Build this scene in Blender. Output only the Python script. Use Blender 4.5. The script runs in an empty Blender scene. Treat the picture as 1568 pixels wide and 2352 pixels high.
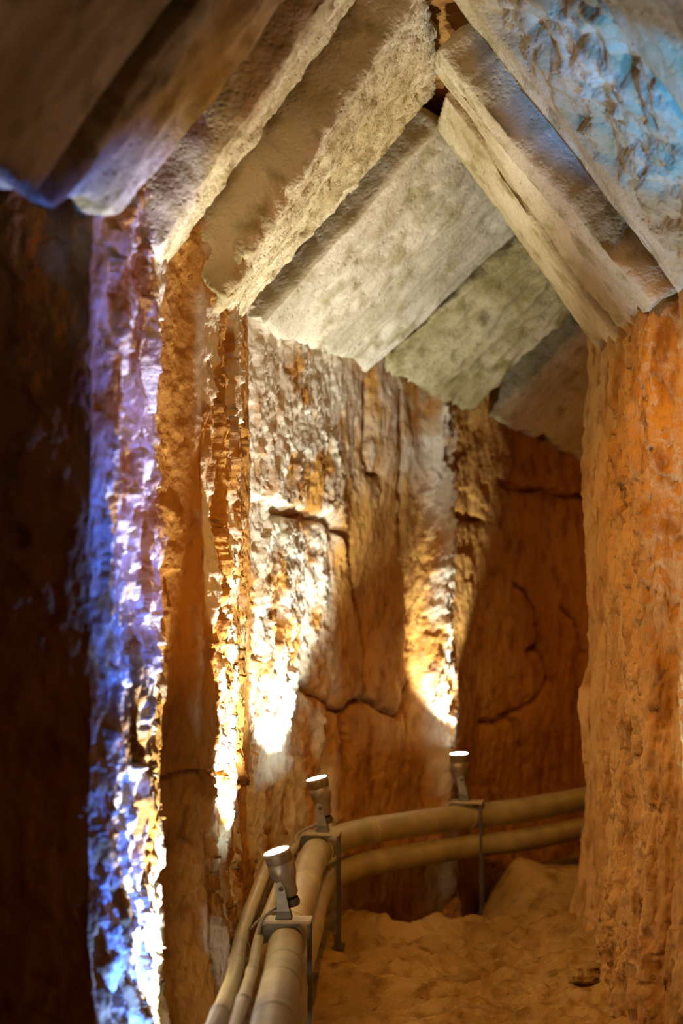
import bpy, math, random
import numpy as np
from mathutils import Vector, Matrix

# ------------------------------------------------------------------ camera, world, lights, exposure
SC = bpy.context.scene
COL = SC.collection
EYE = 1.6
F = 50.0 / 36.0 * 2352.0          # focal length in pixels
HX, HY = 784.0, 1422.0            # principal column, horizon row

cam_d = bpy.data.cameras.new('camera')
cam = bpy.data.objects.new('camera', cam_d)
COL.objects.link(cam)
cam.location = (0, 0, EYE)
cam.rotation_euler = (math.radians(90), 0, 0)
cam_d.sensor_fit = 'VERTICAL'
cam_d.sensor_height = 36.0
cam_d.sensor_width = 24.0
cam_d.lens = 50.0
cam_d.shift_y = 246.0 / 2352.0
cam_d.dof.use_dof = True
cam_d.dof.focus_distance = 5.6
cam_d.dof.aperture_fstop = 1.2
cam_d.clip_start = 0.05
SC.camera = cam

SC.view_settings.view_transform = 'Standard'
SC.view_settings.look = 'None'
SC.view_settings.gamma = 1.0
SC.view_settings.use_curve_mapping = False
SC.view_settings.exposure = 0.22

world = bpy.data.worlds.new('world')
SC.world = world
world.use_nodes = True
world.node_tree.nodes['Background'].inputs[0].default_value = (1.0, 0.30, 0.03, 1)
world.node_tree.nodes['Background'].inputs[1].default_value = 0.0


def lamp(name, kind, loc, energy, colour, radius=0.05, aim=None, cone=60, blend=1.0):
    l = bpy.data.lights.new(name, kind)
    l.energy = energy
    l.color = colour
    l.shadow_soft_size = radius
    if kind == 'SPOT':
        l.spot_size = math.radians(cone)
        l.spot_blend = blend
    o = bpy.data.objects.new(name, l)
    COL.objects.link(o)
    o.location = loc
    if aim is not None:
        o.rotation_euler = (Vector(aim) - Vector(loc)).to_track_quat('-Z', 'Y').to_euler()
    return o


AMBER = (1.0, 0.41, 0.03)
COOL = (0.95, 1.0, 0.90)
BLUE = (0.05, 0.16, 1.0)
# amber fill lights, added out of view to warm walls, floor and slabs
lamp('amber_fill', 'SPOT', (0.25, 3.7, EYE + 1.95), 140, AMBER, 0.06, (0.95, 6.4, EYE - 0.9), 60, 0.7)
lamp('amber_fill', 'SPOT', (1.10, 4.00, EYE - 0.5), 62, AMBER, 0.06, (-0.6, 5.3, EYE + 1.3), 74, 0.6)
lamp('unseen_cool_spot', 'SPOT', (0.96, 5.02, EYE - 1.50), 100, COOL, 0.02, (0.98, 4.75, EYE + 1.5), 42, 0.8)  # added uplight to brighten the right roof slab, not on the rail
lamp('amber_fill', 'POINT', (2.6, 8.2, EYE + 0.2), 7, AMBER, 0.12)  # added fill beyond the bend, lifts the back wall
# lamp below the frame on the same rail, lights the nearest pier
lamp('unseen_cool_spot', 'SPOT', (-0.43, 4.45, EYE - 1.50), 340, COOL, 0.02, (-0.80, 4.47, EYE - 0.6), 50, 0.3)
# unseen blue spotlights, two of them added to spread the blue further
lamp('blue_spot', 'SPOT', (-0.42, 4.10, EYE - 1.50), 200, BLUE, 0.015, (-0.83, 4.19, EYE - 0.58), 49, 0.12)
lamp('blue_spot', 'SPOT', (0.92, 4.28, EYE - 1.34), 260, BLUE, 0.01, (-0.63, 4.18, EYE + 0.40), 31, 0.5)  # added, carries blue to the upper part of the nearest pier
lamp('blue_spot', 'SPOT', (0.85, 4.85, EYE - 1.50), 110, (0.02, 0.32, 1.0), 0.015, (1.02, 4.55, EYE + 1.5), 52, 0.8)
lamp('blue_spot', 'SPOT', (0.98, 3.20, EYE + 0.72), 150, (0.02, 0.30, 1.0), 0.01, (1.02, 4.42, EYE + 1.62), 28, 0.5)  # added, grazes blue over the mottled right slab
lamp('amber_fill', 'POINT', (0.40, 2.4, EYE - 0.3), 1.2, AMBER, 0.10)  # added amber fill, faintly lifts the dark near wall


def P(px, py, h):
    """point seen at (px, py) lying h metres above the eye"""
    d = h * F / (HY - py)
    return np.array([(px - HX) * d / F, d, EYE + h])


def Q(px, py, d):
    return np.array([(px - HX) * d / F, d, EYE + (HY - py) * d / F])


# ------------------------------------------------------------------ numpy noise
_r = np.random.RandomState(7)
_perm = _r.permutation(4096)
_grad = _r.normal(size=(4096, 3))
_grad /= np.linalg.norm(_grad, axis=1)[:, None]
_rnd = _r.rand(4096, 4)


def _h(i, j, k):
    return _perm[(_perm[(_perm[i & 4095] + j) & 4095] + k) & 4095]


def noise(x, y, z):
    x = np.asarray(x, float); y = np.asarray(y, float) + 0 * x; z = np.asarray(z, float) + 0 * x
    i = np.floor(x).astype(int); j = np.floor(y).astype(int); k = np.floor(z).astype(int)
    fx = x - i; fy = y - j; fz = z - k
    ux = fx * fx * fx * (fx * (fx * 6 - 15) + 10)
    uy = fy * fy * fy * (fy * (fy * 6 - 15) + 10)
    uz = fz * fz * fz * (fz * (fz * 6 - 15) + 10)
    r = 0
    for a in (0, 1):
        for b in (0, 1):
            for c in (0, 1):
                g = _grad[_h(i + a, j + b, k + c)]
                d = g[..., 0] * (fx - a) + g[..., 1] * (fy - b) + g[..., 2] * (fz - c)
                w = (ux if a else 1 - ux) * (uy if b else 1 - uy) * (uz if c else 1 - uz)
                r = r + w * d
    return r * 1.5


def fbm(x, y, z, o=4, g=0.5, l=2.03):
    r = 0; a = 1.0
    for n in range(o):
        r = r + a * noise(x + 7.3 * n, y + 3.1 * n, z + 1.7 * n)
        x = x * l; y = y * l; z = z * l; a *= g
    return r


def chips(x, y, seed=0, tilt=0.8):
    """facets: every cell of a jittered grid is a tilted little plane"""
    i = np.floor(x).astype(int); j = np.floor(y).astype(int)
    best = np.full(x.shape, 9.0); val = np.zeros(x.shape)
    for a in (-1, 0, 1):
        for b in (-1, 0, 1):
            h = _h(i + a, j + b, seed + 0 * i)
            cx = i + a + _rnd[h, 0]; cy = j + b + _rnd[h, 1]
            dx = x - cx; dy = y - cy
            d = dx * dx + dy * dy
            h2 = (h * 7 + 13) & 4095
            v = _rnd[h, 2] - 0.5 + tilt * ((_rnd[h, 3] - 0.5) * dx + (_rnd[h2, 0] - 0.5) * dy)
            m = d < best
            best = np.where(m, d, best); val = np.where(m, v, val)
    return val


def seg_dist(x, y, pts):
    best = np.full(x.shape, 1e9)
    for (ax, ay), (bx, by) in zip(pts[:-1], pts[1:]):
        vx, vy = bx - ax, by - ay
        t = np.clip(((x - ax) * vx + (y - ay) * vy) / (vx * vx + vy * vy + 1e-12), 0, 1)
        best = np.minimum(best, np.hypot(x - ax - t * vx, y - ay - t * vy))
    return best


def smooth(a, b, x):
    t = np.clip((x - a) / (b - a), 0, 1)
    return t * t * (3 - 2 * t)


# ------------------------------------------------------------------ mesh and tag helpers
def mesh_np(name, V, Fc, mat, parent=None, smooth_shade=True):
    me = bpy.data.meshes.new(name)
    V = np.ascontiguousarray(V, dtype=np.float32)
    Fc = np.ascontiguousarray(Fc, dtype=np.int32)
    n = len(Fc)
    me.vertices.add(len(V)); me.vertices.foreach_set('co', V.ravel())
    me.loops.add(n * 4); me.loops.foreach_set('vertex_index', Fc.ravel())
    me.polygons.add(n)
    me.polygons.foreach_set('loop_start', np.arange(0, n * 4, 4, dtype=np.int32))
    me.polygons.foreach_set('loop_total', np.full(n, 4, dtype=np.int32))
    me.update(calc_edges=True)
    me.validate()
    me.polygons.foreach_set('use_smooth', np.full(len(me.polygons), smooth_shade))
    me.materials.append(mat)
    o = bpy.data.objects.new(name, me)
    COL.objects.link(o)
    if parent is not None:
        o.parent = parent
    return o


class MB:
    def __init__(s):
        s.v = []; s.f = []

    def add(s, v, f):
        b = len(s.v)
        s.v += [tuple(p) for p in v]
        s.f += [tuple(i + b for i in q) for q in f]
        return s

    def box(s, c, size, rot=None, taper=1.0):
        M = rot if rot is not None else Matrix.Identity(3)
        vs = []
        for x in (-.5, .5):
            for y in (-.5, .5):
                for z in (-.5, .5):
                    k = taper if z > 0 else 1
                    vs.append(Vector(c) + M @ Vector((x * size[0] * k, y * size[1] * k, z * size[2])))
        return s.add(vs, [(0, 1, 3, 2), (4, 6, 7, 5), (0, 4, 5, 1), (2, 3, 7, 6), (0, 2, 6, 4), (1, 5, 7, 3)])

    def tube(s, pts, r, n=20, cap=True):
        """tube through points, r a number or one per point"""
        pts = [Vector(p) for p in pts]
        rs = r if isinstance(r, (list, tuple)) else [r] * len(pts)
        up = Vector((0, 0, 1)); vs = []; fs = []
        prev = None
        for i, p in enumerate(pts):
            a = pts[max(i - 1, 0)]; b = pts[min(i + 1, len(pts) - 1)]
            t = (b - a)
            if t.length < 1e-9: t = Vector((0, 0, 1))
            t.normalize()
            if prev is None:
                x = t.cross(up)
                if x.length < 1e-3: x = t.cross(Vector((1, 0, 0)))
            else:
                x = prev - t * prev.dot(t)
            x.normalize(); prev = x; y = t.cross(x)
            for k in range(n):
                a_ = 2 * math.pi * k / n
                vs.append(p + (x * math.cos(a_) + y * math.sin(a_)) * rs[i])
        for i in range(len(pts) - 1):
            for k in range(n):
                fs.append((i * n + k, i * n + (k + 1) % n, (i + 1) * n + (k + 1) % n, (i + 1) * n + k))
        if cap:
            fs.append(tuple(range(n))[::-1]); fs.append(tuple((len(pts) - 1) * n + k for k in range(n)))
        return s.add(vs, fs)

    def lathe(s, prof, axis_o, axis_d, n=28):
        d = Vector(axis_d).normalized()
        x = d.cross(Vector((0, 1, 0.001))).normalized(); y = d.cross(x)
        vs = []; fs = []
        for (r, h) in prof:
            for k in range(n):
                a = 2 * math.pi * k / n
                vs.append(Vector(axis_o) + d * h + (x * math.cos(a) + y * math.sin(a)) * r)
        for i in range(len(prof) - 1):
            for k in range(n):
                fs.append((i * n + k, i * n + (k + 1) % n, (i + 1) * n + (k + 1) % n, (i + 1) * n + k))
        return s.add(vs, fs)

    def build(s, name, mat, parent=None, sm=True, bevel=0.0):
        me = bpy.data.meshes.new(name)
        me.from_pydata([tuple(v) for v in s.v], [], s.f)
        me.validate(); me.update()
        me.materials.append(mat)
        me.polygons.foreach_set('use_smooth', [sm] * len(me.polygons))
        o = bpy.data.objects.new(name, me)
        COL.objects.link(o)
        if bevel:
            m = o.modifiers.new('bevel', 'BEVEL'); m.width = bevel; m.segments = 2; m.limit_method = 'ANGLE'
        if parent is not None:
            o.parent = parent
        return o


def tag(o, label, cat, group=None):
    o['label'] = label; o['category'] = cat
    if group: o['group'] = group
    return o


def thing(name, loc, label, cat, group=None):
    o = bpy.data.objects.new(name, None)
    o.empty_display_size = 0.05
    COL.objects.link(o)
    o.location = loc
    return tag(o, label, cat, group)


def structure(o):
    o['kind'] = 'structure'
    return o


# ------------------------------------------------------------------ materials
def stone(name, c1, c2, c3, stretch=(1, 1, 1), scale=3.0, bump=0.5, fine=60.0, pit=0.0, rot=(0, 0, 0), rough=0.9, dist=0.012):
    m = bpy.data.materials.new(name)
    m.use_nodes = True
    nt = m.node_tree; N = nt.nodes; L = nt.links
    b = N['Principled BSDF']
    b.inputs['Roughness'].default_value = rough
    b.inputs['Specular IOR Level'].default_value = 0.25
    tc = N.new('ShaderNodeTexCoord')
    mp = N.new('ShaderNodeMapping')
    mp.inputs['Scale'].default_value = stretch
    mp.inputs['Rotation'].default_value = rot
    L.new(tc.outputs['Object'], mp.inputs['Vector'])
    n1 = N.new('ShaderNodeTexNoise'); n1.inputs['Scale'].default_value = scale; n1.inputs['Detail'].default_value = 6
    n2 = N.new('ShaderNodeTexNoise'); n2.inputs['Scale'].default_value = scale * 4.3; n2.inputs['Detail'].default_value = 5
    nf = N.new('ShaderNodeTexNoise'); nf.inputs['Scale'].default_value = fine; nf.inputs['Detail'].default_value = 4
    for n in (n1, n2, nf): L.new(mp.outputs[0], n.inputs['Vector'])
    r1 = N.new('ShaderNodeValToRGB'); r1.color_ramp.elements[0].position = 0.38; r1.color_ramp.elements[1].position = 0.62
    r1.color_ramp.elements[0].color = (*c1, 1); r1.color_ramp.elements[1].color = (*c2, 1)
    L.new(n1.outputs['Fac'], r1.inputs[0])
    r2 = N.new('ShaderNodeMapRange'); r2.inputs[1].default_value = 0.5; r2.inputs[2].default_value = 0.68
    L.new(n2.outputs['Fac'], r2.inputs[0])
    mx = N.new('ShaderNodeMix'); mx.data_type = 'RGBA'
    L.new(r2.outputs[0], mx.inputs[0]); L.new(r1.outputs[0], mx.inputs[6]); mx.inputs[7].default_value = (*c3, 1)
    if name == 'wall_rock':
        at = N.new('ShaderNodeAttribute'); at.attribute_name = 'lit_crust'
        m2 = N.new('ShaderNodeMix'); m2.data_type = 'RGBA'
        L.new(at.outputs['Fac'], m2.inputs[0]); L.new(mx.outputs[2], m2.inputs[6]); m2.inputs[7].default_value = (0.72, 0.64, 0.52, 1)  # pale broken stone, with the beams' whiteness painted into its colour
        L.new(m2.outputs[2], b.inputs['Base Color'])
    else:
        L.new(mx.outputs[2], b.inputs['Base Color'])
    add = N.new('ShaderNodeMath'); add.operation = 'MULTIPLY_ADD'
    L.new(n2.outputs['Fac'], add.inputs[0]); add.inputs[1].default_value = 2.2; L.new(nf.outputs['Fac'], add.inputs[2])
    last = add
    if pit > 0:
        v = N.new('ShaderNodeTexVoronoi'); v.inputs['Scale'].default_value = fine * 0.55
        L.new(mp.outputs[0], v.inputs['Vector'])
        r3 = N.new('ShaderNodeMapRange'); r3.inputs[1].default_value = 0.0; r3.inputs[2].default_value = 0.3
        r3.inputs[3].default_value = -pit; r3.inputs[4].default_value = 0
        L.new(v.outputs['Distance'], r3.inputs[0])
        a2 = N.new('ShaderNodeMath'); a2.operation = 'ADD'
        L.new(add.outputs[0], a2.inputs[0]); L.new(r3.outputs[0], a2.inputs[1]); last = a2
    bp = N.new('ShaderNodeBump'); bp.inputs['Strength'].default_value = bump; bp.inputs['Distance'].default_value = dist
    L.new(last.outputs[0], bp.inputs['Height']); L.new(bp.outputs[0], b.inputs['Normal'])
    return m


def plain(name, c, rough=0.5, metal=0.0, dirt=0.25, scale=18):
    m = bpy.data.materials.new(name)
    m.use_nodes = True
    nt = m.node_tree; N = nt.nodes; L = nt.links
    b = N['Principled BSDF']
    b.inputs['Roughness'].default_value = rough; b.inputs['Metallic'].default_value = metal
    tc = N.new('ShaderNodeTexCoord')
    n = N.new('ShaderNodeTexNoise'); n.inputs['Scale'].default_value = scale; n.inputs['Detail'].default_value = 5
    L.new(tc.outputs['Object'], n.inputs['Vector'])
    r = N.new('ShaderNodeValToRGB'); r.color_ramp.elements[0].position = 0.35; r.color_ramp.elements[1].position = 0.7
    r.color_ramp.elements[0].color = (*[x * (1 - dirt) for x in c], 1); r.color_ramp.elements[1].color = (*c, 1)
    L.new(n.outputs['Fac'], r.inputs[0]); L.new(r.outputs[0], b.inputs['Base Color'])
    bp = N.new('ShaderNodeBump'); bp.inputs['Strength'].default_value = 0.15; bp.inputs['Distance'].default_value = 0.002
    L.new(n.outputs['Fac'], bp.inputs['Height']); L.new(bp.outputs[0], b.inputs['Normal'])
    return m


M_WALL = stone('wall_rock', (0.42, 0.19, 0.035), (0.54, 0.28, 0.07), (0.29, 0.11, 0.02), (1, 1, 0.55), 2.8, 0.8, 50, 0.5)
M_PIER = stone('pier_rock', (0.47, 0.26, 0.075), (0.60, 0.37, 0.13), (0.32, 0.15, 0.03), (1, 1, 0.5), 2.8, 0.9, 45, 0.6)
M_SLAB = stone('slab_stone', (0.50, 0.39, 0.20), (0.76, 0.65, 0.43), (0.38, 0.30, 0.13), (1, 1, 1), 2.2, 0.6, 60, 0.6)
M_OLIVE = stone('olive_stained_slab_stone', (0.42, 0.34, 0.16), (0.72, 0.63, 0.42), (0.32, 0.26, 0.10), (1, 1, 1), 2.6, 0.6, 55, 0.6)
M_SLAB2 = stone('pale_slab_stone', (0.55, 0.49, 0.36), (0.80, 0.72, 0.58), (0.42, 0.36, 0.21), (1, 1, 1), 2.0, 0.5, 50, 0.6)
M_FLOOR = stone('trodden_rock', (0.30, 0.175, 0.04), (0.42, 0.265, 0.08), (0.20, 0.11, 0.02), (1, 1, 1), 2.5, 0.7, 45, 0.3)
M_PIPE = plain('cream_pipe_plastic', (0.50, 0.41, 0.21), 0.45, 0, 0.3, 9)
M_STEEL = plain('grey_lamp_metal', (0.45, 0.40, 0.28), 0.38, 0.6, 0.35, 30)
M_DARK = plain('dark_bracket_metal', (0.16, 0.14, 0.11), 0.5, 0.5, 0.3, 30)
M_PLATE = plain('painted_bracket_plate', (0.66, 0.58, 0.40), 0.45, 0.1, 0.3, 20)
M_CABLE = plain('grey_cable_rubber', (0.30, 0.27, 0.20), 0.6, 0, 0.3, 40)
M_LENS = bpy.data.materials.new('lit_lens_glass')
M_LENS.use_nodes = True
_b = M_LENS.node_tree.nodes['Principled BSDF']
_b.inputs['Emission Color'].default_value = (0.85, 1.0, 0.92, 1)
_b.inputs['Emission Strength'].default_value = 30.0


# ------------------------------------------------------------------ walls: closed plan profile x height
def path_sample(pts, step):
    pts = np.array(pts, float)
    out = []; ss = []; s = 0
    for a, b in zip(pts[:-1], pts[1:]):
        L = np.linalg.norm(b - a); n = max(1, int(round(L / step)))
        for k in range(n):
            out.append(a + (b - a) * k / n); ss.append(s + L * k / n)
        s += L
    out.append(pts[-1]); ss.append(s)
    return np.array(out), np.array(ss)


def soften(p, n):
    for _ in range(n):
        q = p.copy(); q[1:-1] = (p[:-2] + 2 * p[1:-1] + p[2:]) / 4; p = q
    return p


def wall(name, pts, z0, z1, zstep, step, side, disp, soft=2, back=0.35, mat=None, lit_crust=None):
    """pts: plan polyline; side=+1 when the open space is to the right of the path"""
    p, s = path_sample(pts, step)
    p = soften(p, soft)
    t = np.gradient(p, axis=0); t /= np.linalg.norm(t, axis=1)[:, None] + 1e-9
    tt = t.copy()
    for _ in range(int(0.06 / step) + 1):
        tt[1:-1] = (tt[:-2] + 2 * tt[1:-1] + tt[2:]) / 4
    tt /= np.linalg.norm(tt, axis=1)[:, None] + 1e-9
    n = np.stack([tt[:, 1], -tt[:, 0]], 1) * side
    z = np.linspace(z0, z1, int((z1 - z0) / zstep) + 1)
    S, Z = np.meshgrid(s, z)
    X = p[None, :, 0] + 0 * Z; Y = p[None, :, 1] + 0 * Z
    D = disp(S, Z, X, Y)
    X = X + n[None, :, 0] * D; Y = Y + n[None, :, 1] * D
    V = np.stack([X, Y, Z], -1).reshape(-1, 3)
    nz, ns = Z.shape
    idx = np.arange(nz * ns).reshape(nz, ns)
    fs = [np.stack([idx[:-1, :-1], idx[:-1, 1:], idx[1:, 1:], idx[1:, :-1]], -1).reshape(-1, 4)]
    # plain back and ends
    k = max(1, ns // 14); sel = list(range(0, ns, k))
    if sel[-1] != ns - 1: sel.append(ns - 1)
    bx = p[sel] - n[sel] * back
    base = len(V)
    B = np.concatenate([np.column_stack([bx, np.full(len(sel), z0)]), np.column_stack([bx, np.full(len(sel), z1)])])
    V = np.concatenate([V, B]); m = len(sel)
    bf = []
    for i in range(m - 1):
        bf.append((base + i + 1, base + i, base + m + i, base + m + i + 1))
        bf.append((idx[-1, sel[i]], idx[-1, sel[i + 1]], base + m + i + 1, base + m + i))
        bf.append((idx[0, sel[i + 1]], idx[0, sel[i]], base + i, base + i + 1))
    bf.append((idx[0, 0], idx[-1, 0], base + m, base))
    bf.append((idx[-1, -1], idx[0, -1], base + m - 1, base + 2 * m - 1))
    fs.append(np.array(bf))
    Fc = np.concatenate(fs)
    if side > 0: Fc = Fc
    else: Fc = Fc[:, ::-1]
    o = mesh_np(name, V, Fc, mat or M_WALL)
    if lit_crust is not None:  # mask that pales the wall where the lamp beams strike
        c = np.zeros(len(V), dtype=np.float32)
        c[:nz * ns] = np.clip(lit_crust(S, Z, X, Y), 0, 1).ravel()
        at = o.data.attributes.new('lit_crust', 'FLOAT', 'POINT')
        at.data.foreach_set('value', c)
    return structure(o)


def base_disp(S, Z, X, Y, seed, amp=0.022):
    d = amp * fbm(S * 2.2 + seed, Z * 0.9, seed, 3)
    d += 0.010 * fbm(S * 9 + seed, Z * 2.6, seed + 5, 3)
    d += 0.0045 * fbm(S * 34, Z * 13, seed + 9, 3)
    d += 0.016 * chips(S * 5 + 0.5 * fbm(S * 6, Z * 4, seed, 2), Z * 1.9 + 0.4 * fbm(S * 5, Z * 5, seed + 1, 2), int(seed), 1.3)
    d += 0.006 * chips(S * 22 + fbm(S * 9, Z * 9, seed, 2), Z * 9, int(seed) + 4, 1.3)
    return d


def rough_disp(S, Z, seed, zs=1.0):
    Z = Z * zs
    w = 0.15 * fbm(S * 8, Z * 8, seed + 2.5, 2)
    c = 0.038 * chips(S * 11 + w * 3, Z * 3.6 + w * 3, seed, 1.2)
    c += 0.022 * chips(S * 30 + w * 4, Z * 12 + w * 4, seed + 3, 1.3)
    c += 0.010 * chips(S * 70, Z * 34, seed + 5, 1.2)
    return c


# left wall: three stepped piers of the side wall
LP = [(-1.30, -1.2), (-1.22, 2.6), (-1.06, 3.84), (-0.675, 3.93), (-0.615, 4.93), (-0.457, 5.03), (-0.435, 5.95),
      (-0.375, 6.24), (-0.46, 6.40), (-0.75, 6.45)]


def left_disp(S, Z, X, Y):
    d = base_disp(S, Z, X, Y, 3.0) - 0.03
    r = rough_disp(S, Z, 11, 0.5)
    m1 = smooth(3.93, 4.03, Y) * (1 - smooth(4.70, 4.93, Y))
    m2 = smooth(5.02, 5.07, Y) * (1 - smooth(5.90, 6.02, Y))
    d += r * (m1 * 1.3 + m2 * 1.15 + 0.12)
    # broken lip that stands out of each pier
    d += 0.035 * m1 + 0.030 * m2
    lump = np.clip(fbm(S * 4, Z * 3.2, 21, 3), -1, 1)
    d += 0.035 * lump * (m1 + 0.6 * m2)
    # horizontal joints in the piers
    for zz, lo, hi in ((2.38, 5.3, 6.3), (1.05, 4.9, 5.9)):
        j = np.abs(Z - zz - 0.02 * noise(S * 7, 0.3, 4.0)) < 0.008
        d -= 0.018 * j * (Y > lo) * (Y < hi)
    # foot spreads a little
    d += 0.06 * smooth(0.75, 0.0, Z)
    return d


wall('wall_left', LP[2:], -0.15, 3.35, 0.0075, 0.009, +1, left_disp, 2,  # pale strips painted where the near beams fall on the piers
     lit_crust=lambda S, Z, X, Y: (smooth(3.93, 4.0, Y) * (1 - smooth(4.75, 4.93, Y)) + smooth(5.02, 5.06, Y) * (1 - smooth(5.9, 5.98, Y)))
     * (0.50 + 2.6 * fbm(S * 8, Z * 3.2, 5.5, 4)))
wall('wall_left_near', [(-1.30, -1.2), (-1.22, 2.6), (-1.07, 3.83)], -0.15, 3.35, 0.04, 0.04, +1,
     lambda S, Z, X, Y: base_disp(S, Z, X, Y, 5.0), 1)

# back wall, the same wall after the bend
BP = [(-0.52, 6.30), (-0.40, 6.38), (-0.325, 6.62), (-0.25, 6.90), (-0.115, 7.06), (0.126, 7.34), (0.34, 7.58), (0.457, 7.73),
      (0.587, 7.82), (0.783, 8.12), (1.14, 8.52), (1.57, 9.02), (2.3, 9.7), (3.3, 10.6)]


def on_wall(px, py, pts=BP):
    """plan distance along the wall and height of the point seen at (px, py)"""
    s = 0
    for a, b in zip(pts[:-1], pts[1:]):
        L = math.hypot(b[0] - a[0], b[1] - a[1])
        k = (px - HX) / F
        den = (b[0] - a[0]) - k * (b[1] - a[1])
        if abs(den) > 1e-9:
            t = (k * a[1] - a[0]) / den
            if -1e-6 <= t <= 1 + 1e-6:
                d = a[1] + (b[1] - a[1]) * t
                if px > 612 or s > 0.1:
                    return (s + L * t, EYE + (HY - py) * d / F)
        s += L
    raise ValueError((px, py))


CRACKS = [  # joints between the blocks of the back wall
    ([(612, 1178), (660, 1182), (700, 1185), (760, 1205), (790, 1240), (806, 1262)], 0.012),
    ([(838, 880), (842, 960), (838, 1050), (845, 1085), (870, 1092)], 0.008),
    ([(918, 900), (920, 1020), (925, 1110), (922, 1250), (935, 1340), (942, 1450), (944, 1560), (935, 1660), (928, 1760)], 0.008),
    ([(812, 1250), (820, 1350), (838, 1430), (846, 1500), (838, 1560)], 0.007),
    ([(700, 1575), (740, 1610), (785, 1640), (812, 1612), (845, 1608), (880, 1632), (915, 1645), (938, 1600)], 0.010),
    ([(785, 1640), (792, 1700), (800, 1800)], 0.005),
    ([(1110, 1660), (1150, 1655), (1182, 1642), (1198, 1680), (1205, 1760)], 0.011),
    ([(1145, 1105), (1200, 1125), (1250, 1122), (1300, 1138), (1352, 1132)], 0.009),
    ([(1185, 1340), (1205, 1355), (1230, 1400), (1240, 1480), (1262, 1560)], 0.006),
    ([(1290, 1390), (1320, 1420), (1345, 1500)], 0.008),
    ([(1240, 1480), (1212, 1500)], 0.012),
    ([(1010, 930), (1008, 1000), (1000, 1060)], 0.009),
    ([(1040, 1178), (1110, 1195)], 0.007),
    ([(1182, 1642), (1225, 1610), (1262, 1560)], 0.006),
]
_CR = [([on_wall(*q) for q in c], w) for c, w in CRACKS]
_S0 = on_wall(640, 1400)[0]; _S1 = on_wall(770, 1400)[0]
_S2 = on_wall(985, 1400)[0]; _S3 = on_wall(1105, 1400)[0]; _SE = on_wall(620, 1400)[0]
_S4 = on_wall(1000, 1400)[0]
_ZL = on_wall(700, 1185)[1]


def back_disp(S, Z, X, Y):
    d = base_disp(S, Z, X, Y, 31.0, 0.026)
    r = rough_disp(S, Z, 41)
    m1 = 1 - smooth(_S1 - 0.10, _S1 + 0.05, S)
    m1 = m1 * (0.35 + 0.65 * smooth(0.75, 1.3, Z))
    m2 = np.exp(-((S - _S4) / 0.09) ** 2)
    d += 0.75 * r * (m1 * 1.1 + m2 * 1.7 + 0.16)
    # pier 3 bulge and the pier behind the far lamp
    d += 0.05 * np.exp(-((S - _SE - 0.22) / 0.16) ** 2)
    d += 0.13 * np.exp(-((S - _S4) / 0.085) ** 2)
    # upper course stands out over the lower one
    edge = _ZL + 0.05 * noise(S * 6, 1.2, 0.4) - 0.25 * smooth(_S1 - 0.1, _S1 + 0.1, S)
    d += 0.045 * smooth(edge - 0.006, edge + 0.02, Z) * (1 - smooth(_S1 - 0.02, _S1 + 0.2, S))
    wob = 0.012 * fbm(S * 14, Z * 14, 3.3, 3)
    near = Z < 3.3
    for pts, w in _CR:
        q = seg_dist(S + wob, Z + wob, pts)
        wid = w * (1.6 + 1.0 * noise(S * 9, Z * 9, 8.8))
        d -= 0.085 * np.exp(-(q / np.maximum(wid, 0.003)) ** 2)
        d -= 0.014 * np.exp(-(q / 0.045) ** 2)
    d += 0.05 * smooth(0.7, 0.1, Z)
    return d


wall('wall_back', BP, -0.15, 3.15, 0.0095, 0.010, +1, back_disp, 3,  # paler colour painted along the streaks of the two farther lamps
     lit_crust=lambda S, Z, X, Y: (1 - smooth(_S1 - 0.12, _S1 + 0.06, S) + np.exp(-((S - _S4) / 0.09) ** 2) + 0.45 * smooth(2.1, 2.5, Z) * (1 - smooth(1.6, 1.9, S)))
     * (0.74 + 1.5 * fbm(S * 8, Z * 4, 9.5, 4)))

# right wall: near upright, bright pier, far upright, corner, and on round the bend
RP = [(1.30, 4.30), (1.25, 4.90), (1.235, 5.26), (1.155, 5.31), (1.13, 5.70), (1.15, 6.10), (1.23, 6.17),
      (1.175, 6.34), (1.16, 6.74), (1.18, 6.86), (1.30, 6.93), (1.9, 7.25), (3.3, 8.5)]


def right_disp(S, Z, X, Y):
    d = base_disp(S, Z, X, Y, 61.0, 0.020)
    r = rough_disp(S, Z, 63)
    m = smooth(5.28, 5.38, Y) * (1 - smooth(6.0, 6.15, Y))
    pits = np.clip(fbm(S * 18, Z * 6, 66, 4) - 0.22, 0, 1)
    d += r * (0.45 * m + 0.22) - 0.09 * pits * (0.4 + m)
    d += 0.030 * fbm(S * 13, Z * 1.8, 71, 4)
    d += 0.020 * noise(0.5, Z * 3.1, 77) * smooth(6.3, 6.5, Y)
    d += 0.055 * smooth(1.0, 0.0, Z)
    d += -0.02 * smooth(2.2, 2.9, Z)
    return d


wall('wall_right', RP, -0.15, 3.35, 0.0075, 0.009, -1, right_disp, 3, mat=M_PIER)
wall('wall_right_near', [(1.50, -1.2), (1.42, 3.0), (1.30, 4.32)], -0.15, 3.35, 0.04, 0.04, -1,
     lambda S, Z, X, Y: base_disp(S, Z, X, Y, 15.0), 1, mat=M_PIER)


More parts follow.
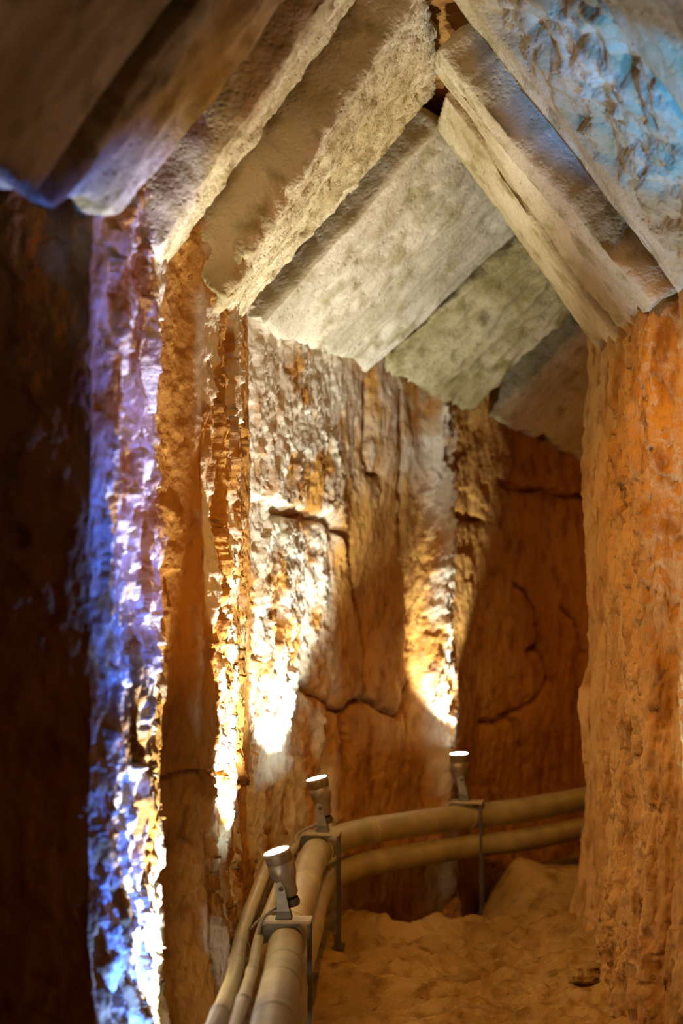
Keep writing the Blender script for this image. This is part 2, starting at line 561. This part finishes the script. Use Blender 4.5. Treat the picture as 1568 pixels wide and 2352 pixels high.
# ------------------------------------------------------------------ floor
def build_floor():
    xs = np.arange(-1.6, 3.6, 0.014); ys = np.concatenate([np.arange(-1.2, 4.6, 0.06), np.arange(4.6, 9.0, 0.012), np.arange(9.0, 11.3, 0.05)])
    X, Y = np.meshgrid(xs, ys)
    z = 0.0 * X
    z += 0.115 * smooth(5.4, 6.95, Y)
    lip_y = 6.92 + 0.04 * noise(X * 2.5, 0.4, 0.1)
    left = 1 - smooth(0.62, 0.95, X)
    z += 0.03 * np.exp(-((Y - lip_y + 0.02) / 0.07) ** 2) * left
    z -= 0.30 * smooth(lip_y, lip_y + 0.025, Y) * left
    # sandy bank on the right behind the lip
    z += 0.16 * smooth(6.9, 7.4, Y) * (1 - left) * (1 - 0.75 * smooth(7.45, 7.8, Y))
    z += 0.13 * np.exp(-(((X - 0.62) / 0.35) ** 2 + ((Y - 7.42) / 0.18) ** 2)) * smooth(0.2, 0.6, X)
    z += 0.10 * smooth(0.75, 1.25, X) * smooth(5.0, 6.4, Y) * (1 - smooth(7.0, 7.6, Y))
    z += 0.020 * fbm(X * 2.2, Y * 3.0, 0.7, 4)
    f = 1 - smooth(6.9, 7.2, Y)
    z += (0.016 + 0.040 * f) * fbm(X * 5, Y * 8, 2.7, 5)
    z += 0.020 * f * chips(X * 7 + 0.8 * noise(X * 5, Y * 5, 1.0), Y * 18, 5, 1.2)
    V = np.stack([X, Y, z], -1).reshape(-1, 3)
    ny, nx = X.shape
    idx = np.arange(nx * ny).reshape(ny, nx)
    Fc = np.stack([idx[:-1, :-1], idx[:-1, 1:], idx[1:, 1:], idx[1:, :-1]], -1).reshape(-1, 4)
    return structure(mesh_np('floor', V, Fc, M_FLOOR))


build_floor()


# ------------------------------------------------------------------ roof slabs
def slab(name, bn, bf, tn, tf, label, mat, thick=0.20, res=0.013, seed=0, jag=0.05, amp=0.012, out=1.0, ridges=0.006,
         pit=0.02, group='gabled roof slabs', cat='roof slab', chip=0.0, band=0.0, rag=0.018):
    """underside corners: bottom near / bottom far / top near / top far; thickness goes up and outward"""
    bn, bf, tn, tf = [np.array(q, float) for q in (bn, bf, tn, tf)]
    Lu = 0.5 * (np.linalg.norm(bf - bn) + np.linalg.norm(tf - tn)); Lw = 0.5 * (np.linalg.norm(tn - bn) + np.linalg.norm(tf - bf))
    nu = max(3, int(Lu / res)); nw = max(3, int(Lw / (res * 1.4))); nt = max(3, int(thick / (res * 2.5)))
    U = (bf + tf - bn - tn) / 2; W = (tn + tf - bn - bf) / 2
    Nn = np.cross(U, W); Nn /= np.linalg.norm(Nn)
    if Nn[2] < 0: Nn = -Nn
    Uh = U / np.linalg.norm(U); Wh = W / np.linalg.norm(W)
    I, J, K = np.meshgrid(np.arange(nu + 1), np.arange(nw + 1), np.arange(nt + 1), indexing='ij')
    surf = (I == 0) | (I == nu) | (J == 0) | (J == nw) | (K == 0) | (K == nt)
    ids = -np.ones(I.shape, int); ids[surf] = np.arange(surf.sum())
    i = I[surf]; j = J[surf]; k = K[surf]
    u = i / nu; w = j / nw; t = k / nt
    base = (bn[None] * ((1 - u) * (1 - w))[:, None] + bf[None] * (u * (1 - w))[:, None] + tn[None] * ((1 - u) * w)[:, None] + tf[None] * (u * w)[:, None])
    p = base + Nn[None] * (t * thick)[:, None]
    su = u * Lu; sw = w * Lw; st = t * thick
    # jagged lower end
    jg = jag * (fbm(su * 7 + seed, st * 5, seed + 0.5, 4) + 0.6 * chips(su * 9 + seed, st * 8 + 5, seed, 0.6))
    p += Wh[None] * (jg * np.clip(1 - sw / 0.18, 0, 1) ** 1.0)[:, None]
    # outward normals
    n = np.zeros_like(p)
    n += Uh[None] * ((i == nu) * 1.0 - (i == 0) * 1.0)[:, None]
    n += Wh[None] * ((j == nw) * 1.0 - (j == 0) * 1.0)[:, None]
    n += Nn[None] * ((k == nt) * 1.0 - (k == 0) * 1.0)[:, None]
    cnt = ((i == 0) | (i == nu)).astype(int) + ((j == 0) | (j == nw)) + ((k == 0) | (k == nt))
    n /= np.linalg.norm(n, axis=1)[:, None]
    s = seed * 3.7
    g = p
    d = amp * 1.3 * fbm(su * 5 + s, sw * 1.5, st * 4 + s, 4)
    d += ridges * (0.3 + 0.7 * (k == 0)) * fbm(su * 30 + s, sw * 5, st * 30, 3)
    d += 0.0035 * fbm(g[:, 0] * 60, g[:, 1] * 60, g[:, 2] * 60, 2)
    if pit: d -= pit * (k == 0) * np.clip(fbm(su * 16 + s, sw * 7 + s, st * 16, 3) - 0.38, 0, 1)
    if chip:
        d += chip * (k == 0) * (chips(su * 11 + 1.2 * noise(su * 6, sw * 6, s), sw * 9, seed + 3, 1.3) + 0.5 * chips(su * 27, sw * 23, seed + 9, 1.3))
    d -= 0.006 * (cnt >= 2)
    if band:        # smooth margin along the far edge, the rest hacked back
        bw = smooth(1 - band - 0.05, 1 - band + 0.02, u + 0.05 * fbm(sw * 5, 0.3, s, 3)) * (k == 0)
        hack = (k == 0) * (1 - bw)
        d0 = amp * fbm(su * 5 + s, sw * 1.5, st * 4 + s, 4) + 0.004 * fbm(su * 30, sw * 12, s, 3)
        d = d * (1 - bw) + d0 * bw
        d -= hack * (0.028 + 0.05 * np.clip(fbm(su * 6 + 3, sw * 4, s, 3), -0.3, 1))
    # edges wander and hang
    e = rag * fbm(sw * 4 + s, u * 9.1, 1.5, 4)
    p += Uh[None] * (e * ((u < 0.02) | (u > 0.98)))[:, None]
    p += n * d[:, None]
    Fs = []

    def face(A, flip):
        q = np.stack([A[:-1, :-1], A[1:, :-1], A[1:, 1:], A[:-1, 1:]], -1).reshape(-1, 4)
        Fs.append(q[:, ::-1] if flip else q)
    face(ids[:, :, 0], True); face(ids[:, :, nt], False)
    face(ids[:, 0, :], False); face(ids[:, nw, :], True)
    face(ids[0], True); face(ids[nu], False)
    Fc = np.concatenate(Fs)
    if np.dot(np.cross(U, W), Nn) < 0: Fc = Fc[:, ::-1]
    org = (bn + bf) / 2
    o = mesh_np(name, p - org, Fc, mat)
    o.location = org
    return tag(o, label, cat, group)


def R(x, d, h): return np.array([x, d, EYE + h])


G1 = 'sloping roof slabs of the left side'
G2 = 'sloping roof slabs of the right side'
RH = 2.27
# left side, near to far
slab('roof_slab', R(-0.80, 2.70, 1.06), R(-0.745, 3.48, 1.06), R(0.30, 2.70, 2.5), R(0.30, 3.52, 2.5),
     'darkest roof slab at the top left corner, hardly lit', M_SLAB, seed=1, res=0.03, group=G1)
slab('roof_slab', Q(112, 448, 3.55), Q(258, 510, 3.98), R(0.32, 3.60, 2.50), R(0.32, 4.44, 2.52),
     'broad olive brown slab fading into darkness, its ragged foot above the blue lit pier', M_OLIVE, seed=2, group=G1, amp=0.028, jag=0.05)
slab('roof_slab', Q(352, 580, 4.56), Q(394, 600, 4.98), R(0.34, 4.50, 2.53), R(0.35, 5.04, 2.62),
     'cream slab with bluish pits along its near edge', M_SLAB, seed=3, group=G1, amp=0.02, pit=0.07, jag=0.05, chip=0.012)
slab('roof_slab', Q(505, 700, 5.03), Q(548, 724, 6.18), Q(985, -60, 5.12), Q(1012, 205, 6.18),
     'thick slab hanging lower, smooth shaded tan side and a rough pitted bright cream underside', M_SLAB, seed=5, group=G1, amp=0.018,
     ridges=0.010, pit=0.07, jag=0.05, chip=0.014, thick=0.26, res=0.011)
_tn = Q(1010, 284, 6.30); _tf = Q(1200, 530, 7.2)
_bn = Q(598, 754, 6.26); _bf = Q(846, 848, 7.35)
slab('roof_slab', _bn, _bf, _tn, _bf + (_tf - _bf) * 1.25,
     'widest pale slab in the middle, greyish white and pitted', M_SLAB2, seed=7, group=G1, amp=0.02, ridges=0.008, pit=0.05, jag=0.04, thick=0.16)
_bn = Q(850, 850, 7.42); _bf = Q(1085, 935, 7.72); _tn = Q(1202, 536, 7.22); _tf = Q(1330, 700, 7.5)
slab('roof_slab', _bn, _bf, _bn + (_tn - _bn) * 1.25, _bf + (_tf - _bf) * 1.3,
     'olive stained fluted slab with a bright lower edge, left of the brown wedge', M_OLIVE, seed=8, group=G1, amp=0.03, ridges=0.028, pit=0.03, jag=0.06, chip=0.012)
_bn = Q(1122, 962, 7.98); _bf = Q(1400, 1068, 8.9); _tn = Q(1370, 725, 7.85); _tf = Q(1640, 800, 8.7)
slab('roof_slab', _bn, _bf, _bn + (_tn - _bn) * 1.2, _bf + (_tf - _bf) * 1.2,
     'farthest tan slab, beyond the brown wedge and behind the right pier', M_SLAB, seed=9, group=G1, amp=0.018, ridges=0.005, jag=0.05)
# right side, near to far
slab('roof_slab', R(1.32, 2.6, 1.22), R(1.28, 3.46, 1.22), R(0.32, 2.6, 2.5), R(0.31, 3.46, 2.5),
     'dark roof slab cut off by the top right corner', M_SLAB, seed=11, group=G2, res=0.03)
slab('roof_slab', R(1.27, 3.50, 1.22), R(1.24, 4.26, 1.22), R(0.31, 3.50, 2.5), R(0.31, 4.26, 2.5),
     'grey tan slab outside the blue mottled one, at the right edge', M_SLAB, seed=12, group=G2)
slab('roof_slab', R(1.235, 4.30, 1.22), Q(1540, 655, 5.20), R(0.31, 4.30, 2.50), R(0.31, 5.20, 2.40),
     'broad slab mottled with blue light and edged in cream', M_SLAB, seed=13, group=G2, amp=0.012, chip=0.045, ridges=0.010, band=0.17)
slab('roof_slab', Q(1500, 710, 5.25), R(1.15, 5.40, 1.135), Q(1001, 112, 5.25), R(0.36, 5.40, 2.10),
     'olive brown slab edge next to the blue mottled slab', M_SLAB, seed=14, group=G2, amp=0.012, jag=0.02, rag=0.035, thick=0.28)
slab('roof_slab', R(1.15, 5.47, 1.20), Q(1425, 780, 5.88), R(0.36, 5.47, 2.18), Q(1016, 190, 5.88),
     'orange tan slab strip below the dark ragged gap', M_SLAB, seed=15, group=G2, amp=0.020, rag=0.03, ridges=0.008, jag=0.04, pit=0.05, thick=0.26)
slab('roof_slab', Q(1414, 785, 5.93), Q(1372, 802, 6.36), Q(1018, 215, 5.93), Q(1000, 290, 6.30),
     'farthest slab strip on the right, outlining the pale slabs behind', M_SLAB, seed=16, group=G2, amp=0.008, ridges=0.003, jag=0.03)


slab('ridge_stone', R(0.10, 5.14, 2.38), R(0.15, 6.9, 2.38), R(0.62, 5.14, 2.38), R(0.75, 6.9, 2.38),
     'dark stone filling the ridge where the slabs meet at the top', M_WALL, seed=21, res=0.03, jag=0.02, thick=0.3, group=None, cat='stone')

# ------------------------------------------------------------------ loose stones
def rock(loc, size, seed, label, name='loose_stone', cat='stone', mat=M_FLOOR, rot=0.0, group=None):
    n = 22
    vs = []; fs = []
    # cube sphere
    faces = []
    rng = np.linspace(-1, 1, n)
    key = {}

    def vid(p):
        k = tuple(np.round(p, 5))
        if k not in key: key[k] = len(key)
        return key[k]
    for ax in range(3):
        for sg in (-1, 1):
            for a in range(n - 1):
                for b in range(n - 1):
                    q = []
                    for (ia, ib) in ((a, b), (a + 1, b), (a + 1, b + 1), (a, b + 1)):
                        p = [0, 0, 0]; p[ax] = sg; p[(ax + 1) % 3] = rng[ia]; p[(ax + 2) % 3] = rng[ib]
                        q.append(vid(p))
                    faces.append(q if sg > 0 else q[::-1])
    V = np.array(list(key.keys()), float)
    S = V / np.linalg.norm(V, axis=1)[:, None]
    Pn = 0.55 * V * 0.8 + 0.45 * S
    d = 1 + 0.28 * fbm(S[:, 0] * 1.3 + seed, S[:, 1] * 1.3, S[:, 2] * 1.3, 4)
    Pn = Pn * d[:, None] * np.array(size) * 0.5
    c, s_ = math.cos(rot), math.sin(rot)
    Pn = np.stack([Pn[:, 0] * c - Pn[:, 1] * s_, Pn[:, 0] * s_ + Pn[:, 1] * c, Pn[:, 2]], 1)
    o = mesh_np(name, Pn, np.array(faces), mat)
    o.location = loc
    return tag(o, label, cat, group)


_q = Q(1096, 915, 7.88)
rock(_q, (0.14, 0.20, 0.34), 3, 'small brown stone wedged between two far roof slabs', name='wedge_stone', mat=M_WALL)
rock((1.02, 5.95, 0.12), (0.16, 0.14, 0.09), 5, 'low rounded stone at the foot of the right pier')
rock((0.97, 5.35, 0.05), (0.09, 0.08, 0.06), 8, 'smaller stone on the floor, nearest the bottom edge by the right pier')

# ------------------------------------------------------------------ pipes
LIFT = EYE


def catmull(pts, n=10):
    pts = [Vector(p) for p in pts]
    q = [pts[0] * 2 - pts[1]] + pts + [pts[-1] * 2 - pts[-2]]
    out = []
    for i in range(1, len(q) - 2):
        for k in range(n):
            t = k / n
            a, b, c, d = q[i - 1], q[i], q[i + 1], q[i + 2]
            out.append(0.5 * ((2 * b) + (c - a) * t + (2 * a - 5 * b + 4 * c - d) * t * t + (3 * b - a - 3 * c + d) * t ** 3))
    out.append(q[-2])
    return out


MAIN = [(-0.20, 2.6, -1.20), (-0.20, 3.6, -1.18), (-0.200, 4.2, -1.18), (-0.197, 4.75, -1.19), (-0.200, 5.2, -1.18), (-0.158, 5.7, -1.10), (-0.138, 6.2, -1.075),
        (-0.10, 6.55, -1.06), (-0.01, 6.80, -1.05), (0.13, 6.98, -1.04), (0.33, 7.17, -1.036), (0.645, 7.48, -1.04), (0.97, 7.66, -1.03), (1.36, 7.98, -1.01),
        (1.9, 8.5, -1.0), (2.8, 9.2, -1.0)]
MAIN = [(a, b, LIFT + c) for a, b, c in MAIN]
main_c = catmull(MAIN, 10)
RP_ = 0.066


def near_on(path, y):
    i = min(range(len(path) - 1), key=lambda k: abs(path[k].y - y))
    return path[i], (path[i + 1] - path[i]).normalized()


pipe = thing('conduit_pipe', main_c[0], 'thick cream pipe running along the wall under the spotlight brackets', 'pipe')
off = Vector(main_c[0])


def rel(pts, o): return [Vector(p) - Vector(o) for p in pts]


MB().tube(rel(main_c, off), RP_, 32).build('pipe_body', M_PIPE, pipe)
for y in (4.12, 4.62, 4.83, 5.35, 5.78, 6.3, 7.0, 7.5):
    p, t = near_on(main_c, y)
    MB().tube(rel([p - t * 0.012, p - t * 0.009, p + t * 0.009, p + t * 0.012], off), [RP_ * 0.99, RP_ * 1.045, RP_ * 1.045, RP_ * 0.99], 32).build('pipe_collar', M_PIPE, pipe)


def offset_path(path, side, dz):
    out = []
    for i, p in enumerate(path):
        a = path[max(i - 1, 0)]; b = path[min(i + 1, len(path) - 1)]
        t = (b - a); t.z = 0; t.normalize()
        r = Vector((t.y, -t.x, 0))
        out.append(p + r * side + Vector((0, 0, dz)))
    return out


low_c = offset_path(main_c, 0.022, -0.155)
pipe2 = thing('conduit_pipe', low_c[0], 'shaded thick pipe running below the main one and to its right', 'pipe')
MB().tube(rel(low_c, low_c[0]), 0.060, 28).build('pipe_body', M_PIPE, pipe2)
for y in (5.5, 6.6, 7.3):
    p, t = near_on(low_c, y)
    MB().tube(rel([p - t * 0.011, p - t * 0.008, p + t * 0.008, p + t * 0.011], low_c[0]), [0.059, 0.063, 0.063, 0.059], 28).build('pipe_collar', M_PIPE, pipe2)

s1 = offset_path(main_c[:75], -0.098, 0.025)
s1 = [p for p in s1 if p.y < 6.6]
p3 = thing('conduit_pipe', s1[0], 'thin cream pipe directly left of the thick main one', 'pipe')
MB().tube(rel(s1, s1[0]), 0.020, 20).build('pipe_body', M_PIPE, p3)
for y in (4.3, 4.7):
    p, t = near_on(s1, y)
    MB().tube(rel([p - t * 0.02, p - t * 0.017, p + t * 0.017, p + t * 0.02], s1[0]), [0.0195, 0.0235, 0.0235, 0.0195], 20).build('pipe_collar', M_PIPE, p3)
s2 = offset_path(main_c[:75], -0.166, 0.0)
s2 = [p + Vector((0.008 * math.sin(p.y * 3.0), 0, 0.03 * max(0, p.y - 4.4) if p.y < 5.2 else 0.024)) for p in s2 if p.y < 6.4]
p4 = thing('conduit_pipe', s2[0], 'leftmost cream pipe, closest to the rock wall', 'pipe')
MB().tube(rel(s2, s2[0]), 0.027, 20).build('pipe_body', M_PIPE, p4)
for y in (4.25, 4.9):
    p, t = near_on(s2, y)
    MB().tube(rel([p - t * 0.02, p - t * 0.017, p + t * 0.017, p + t * 0.02], s2[0]), [0.0265, 0.030, 0.030, 0.0265], 20).build('pipe_collar', M_PIPE, p4)


# ------------------------------------------------------------------ brackets and spotlights
def bracket(y, label, width=0.165, foot_z=0.0, ang=None, dx=0.0):
    p, t = near_on(main_c, y)
    t = Vector((t.x, t.y, 0)).normalized()
    if ang is not None: t = Vector((math.sin(ang), math.cos(ang), 0))
    r = Vector((t.y, -t.x, 0))
    o = thing('pipe_bracket', (p.x, p.y, p.z + RP_), label, 'bracket', 'saddle brackets on the pipe')
    M = Matrix((r, t, Vector((0, 0, 1)))).transposed()
    w = width

    def L(x, yy, z): return M @ Vector((x + dx, yy, z))
    # top plate with turned-down rounded left end
    m = MB(); prof = [(w * 0.61, 0.020), (-w * 0.36, 0.020), (-w * 0.45, 0.014), (-w * 0.5, 0.0), (-w * 0.53, -0.022), (-w * 0.55, -0.075)]
    vs = []; fs = []
    for (x, z) in prof:
        for (yy, dz) in ((-0.05, 0), (0.05, 0), (0.05, -0.010), (-0.05, -0.010)):
            sx = 0.006 if dz and z < 0.012 else 0
            vs.append(L(x + sx, yy, z + (dz if z >= 0.012 else 0)))
    for i in range(len(prof) - 1):
        for k in range(4):
            fs.append((i * 4 + k, i * 4 + (k + 1) % 4, (i + 1) * 4 + (k + 1) % 4, (i + 1) * 4 + k))
    fs.append((3, 2, 1, 0)); n4 = (len(prof) - 1) * 4; fs.append((n4, n4 + 1, n4 + 2, n4 + 3))
    m.add(vs, fs).build('top_plate', M_PLATE, o, sm=False)
    # front skirt: dark web, deep at the left and shallow at the right
    vs = []
    for yy in (-0.047, -0.043):
        for q in [(w * 0.47, 0.014), (-w * 0.40, 0.014), (-w * 0.49, -0.01), (-w * 0.53, -0.070), (-w * 0.30, -0.055), (-w * 0.02, -0.002), (w * 0.3, -0.0)]:
            vs.append(L(q[0], yy, q[1]))
    n = 7
    fs = [tuple(range(n)), tuple(range(n, 2 * n))[::-1]] + [(i, i + n, (i + 1) % n + n, (i + 1) % n) for i in range(n)]
    MB().add(vs, fs).build('web_plate', M_DARK, o, sm=False)
    h = p.z + RP_ + 0.014 - foot_z
    for yy in (-0.04, 0.035):
        MB().box(L(w * 0.57, yy, 0.014 - h / 2), (0.012, 0.012, h), M).build('post', M_DARK, o, sm=False)
    MB().box(L(w * 0.57, 0, 0.006 - h + 0.008), (0.05, 0.11, 0.012), M).build('foot_plate', M_DARK, o, sm=False)
    # strap round the pipe
    c = L(0, -0.02, -RP_) - M @ Vector((dx, 0, 0))
    ring = MB()
    pts = [c + (r * math.cos(a) + Vector((0, 0, 1)) * math.sin(a)) * (RP_ + 0.003) for a in [math.radians(-60 + 8 * k) for k in range(38)]]
    ring.tube(pts, 0.003, 8).build('pipe_strap', M_PLATE, o)
    return o, M, p


def spotlight(base, M, aim, k, label, power, beam, cone, blend=0.55):
    """base: point on the bracket plate; aim: direction the head points"""
    o = thing('spotlight', base, label, 'spotlight', 'spotlights on the pipe brackets')
    a = Vector(aim).normalized()
    k_ = k
    top = Vector((-0.028, 0.0, 0.245)) * k_          # lens centre, relative
    top = M @ top
    back = top - a * 0.088 * k_
    # foot block
    MB().box(M @ Vector((0.0, 0, 0.018)) * k_, (0.062 * k_, 0.05 * k_, 0.036 * k_), M, 0.7).build('mounting_foot', M_DARK, o, sm=False, bevel=0.002)
    # arm plates of the yoke
    for yy in (-0.027, 0.027):
        q = [(-0.022, 0.03), (0.022, 0.03), (0.012, 0.075), (0.004, 0.118), (-0.010, 0.138), (-0.028, 0.130), (-0.030, 0.10), (-0.026, 0.06)]
        vs = [M @ Vector((x, yy + e, z)) * k_ for e in (-0.002, 0.002) for x, z in q]
        n = len(q)
        fs = [tuple(range(n)), tuple(range(n, 2 * n))[::-1]] + [(i, i + n, (i + 1) % n + n, (i + 1) % n) for i in range(n)]
        MB().add(vs, fs).build('yoke_arm', M_STEEL, o, sm=False)
    MB().tube([M @ Vector((-0.008, -0.034, 0.112)) * k_, M @ Vector((-0.008, 0.034, 0.112)) * k_], 0.009 * k_, 14).build('pivot_bolt', M_DARK, o)
    r = 0.050 * k_
    # head: front barrel, seam, tapered rear with cooling rings
    hd = MB().lathe([(r * 0.93, 0.0), (r, 0.002), (r, -0.003), (r, -0.040 * k_), (r * 0.95, -0.042 * k_), (r * 0.95, -0.046 * k_), (r * 0.99, -0.048 * k_),
                     (r * 0.97, -0.085 * k_), (r * 0.80, -0.110 * k_), (r * 0.62, -0.140 * k_), (r * 0.60, -0.165 * k_), (r * 0.4, -0.180 * k_), (0.0005, -0.182 * k_)], top, a, 36)
    housing = hd.build('lamp_housing', M_STEEL, o)
    MB().lathe([(r * 1.03, 0.002), (r * 1.05, -0.001), (r * 1.05, -0.006), (r * 1.0, -0.008)], top, a, 36).build('rim', M_PLATE, housing)
    lens = MB().lathe([(r * 0.93, -0.0005), (r * 0.7, 0.001), (r * 0.35, 0.002), (0.0004, 0.0025)], top, a, 36)
    lens.build('lens', M_LENS, o)
    MB().lathe([(r * 0.5, -0.185 * k_), (r * 0.55, -0.20 * k_), (r * 0.42, -0.215 * k_), (0.0004, -0.217 * k_)], top, a, 24).build('cable_gland', M_DARK, o)
    w = Vector(base) + top + a * 0.012
    lamp('spotlight_beam', 'SPOT', w, power, COOL, 0.03, w + Vector(beam), cone, blend)
    return o


FOOT = [0.0, 0.10, 0.03]
b1, M1, q1 = bracket(5.20, 'nearest saddle bracket, cream top plate with a looped cable', foot_z=FOOT[0], ang=0.05, dx=-0.01)
b2, M2, q2 = bracket(6.52, 'middle saddle bracket where the pipe bends right', foot_z=FOOT[1], ang=0.10)
b3, M3, q3 = bracket(7.49, 'farthest saddle bracket, dim, on the straight run of pipe', foot_z=FOOT[2], ang=0.25)
z_ = RP_ + 0.021
spotlight((q1.x - 0.01, q1.y, q1.z + z_), M1, (-0.30, -0.10, 0.95), 1.0, 'nearest spotlight, grey tapered head glowing at the top, beside the narrow lit pier', 210, (-0.22, 0.34, 0.66), 94, 0.3)
spotlight((q2.x + 0.02, q2.y, q2.z + z_), M2, (-0.24, -0.06, 0.96), 1.0, 'middle spotlight, on the bracket at the bend of the pipe', 115, (-0.24, 0.06, 0.66), 92)
spotlight((q3.x, q3.y, q3.z + z_), M3, (-0.05, -0.06, 0.98), 1.0, 'farthest spotlight, dim body with a small bright lens before the back wall', 110, (-0.10, 0.24, 0.46), 46)

# cables
def cable(pts, r, label):
    c = catmull(pts, 8)
    o = thing('power_cable', c[0], label, 'cable', 'lamp cables')
    MB().tube(rel(c, c[0]), r, 10).build('cable_sheath', M_CABLE, o)
    return o


b = Vector((q1.x, q1.y, q1.z + z_))
cable([b + Vector((0.0, 0.02, 0.05)), b + Vector((-0.05, -0.01, 0.035)), b + Vector((-0.085, -0.04, 0.005)), b + Vector((-0.100, -0.06, -0.05)),
       b + Vector((-0.098, -0.10, -0.10))], 0.0065, 'short cable looping left from the nearest spotlight and down to the thin pipes')
cable([b + Vector((-0.01, 0.03, 0.02)), b + Vector((-0.06, 0.03, 0.012)), b + Vector((-0.105, 0.0, -0.01)), b + Vector((-0.14, 0.03, -0.05)),
       b + Vector((-0.16, 0.2, -0.06))], 0.005, 'thin cable tip crossing the loop beside the nearest bracket')
b = Vector((q2.x, q2.y, q2.z + z_))
cable([b + Vector((0.0, 0.02, 0.03)), b + Vector((-0.055, 0.0, 0.012)), b + Vector((-0.10, -0.02, -0.02)), b + Vector((-0.10, -0.10, -0.10)),
       b + Vector((-0.08, -0.2, -0.12))], 0.006, 'cable dropping from the middle spotlight behind the pipe')
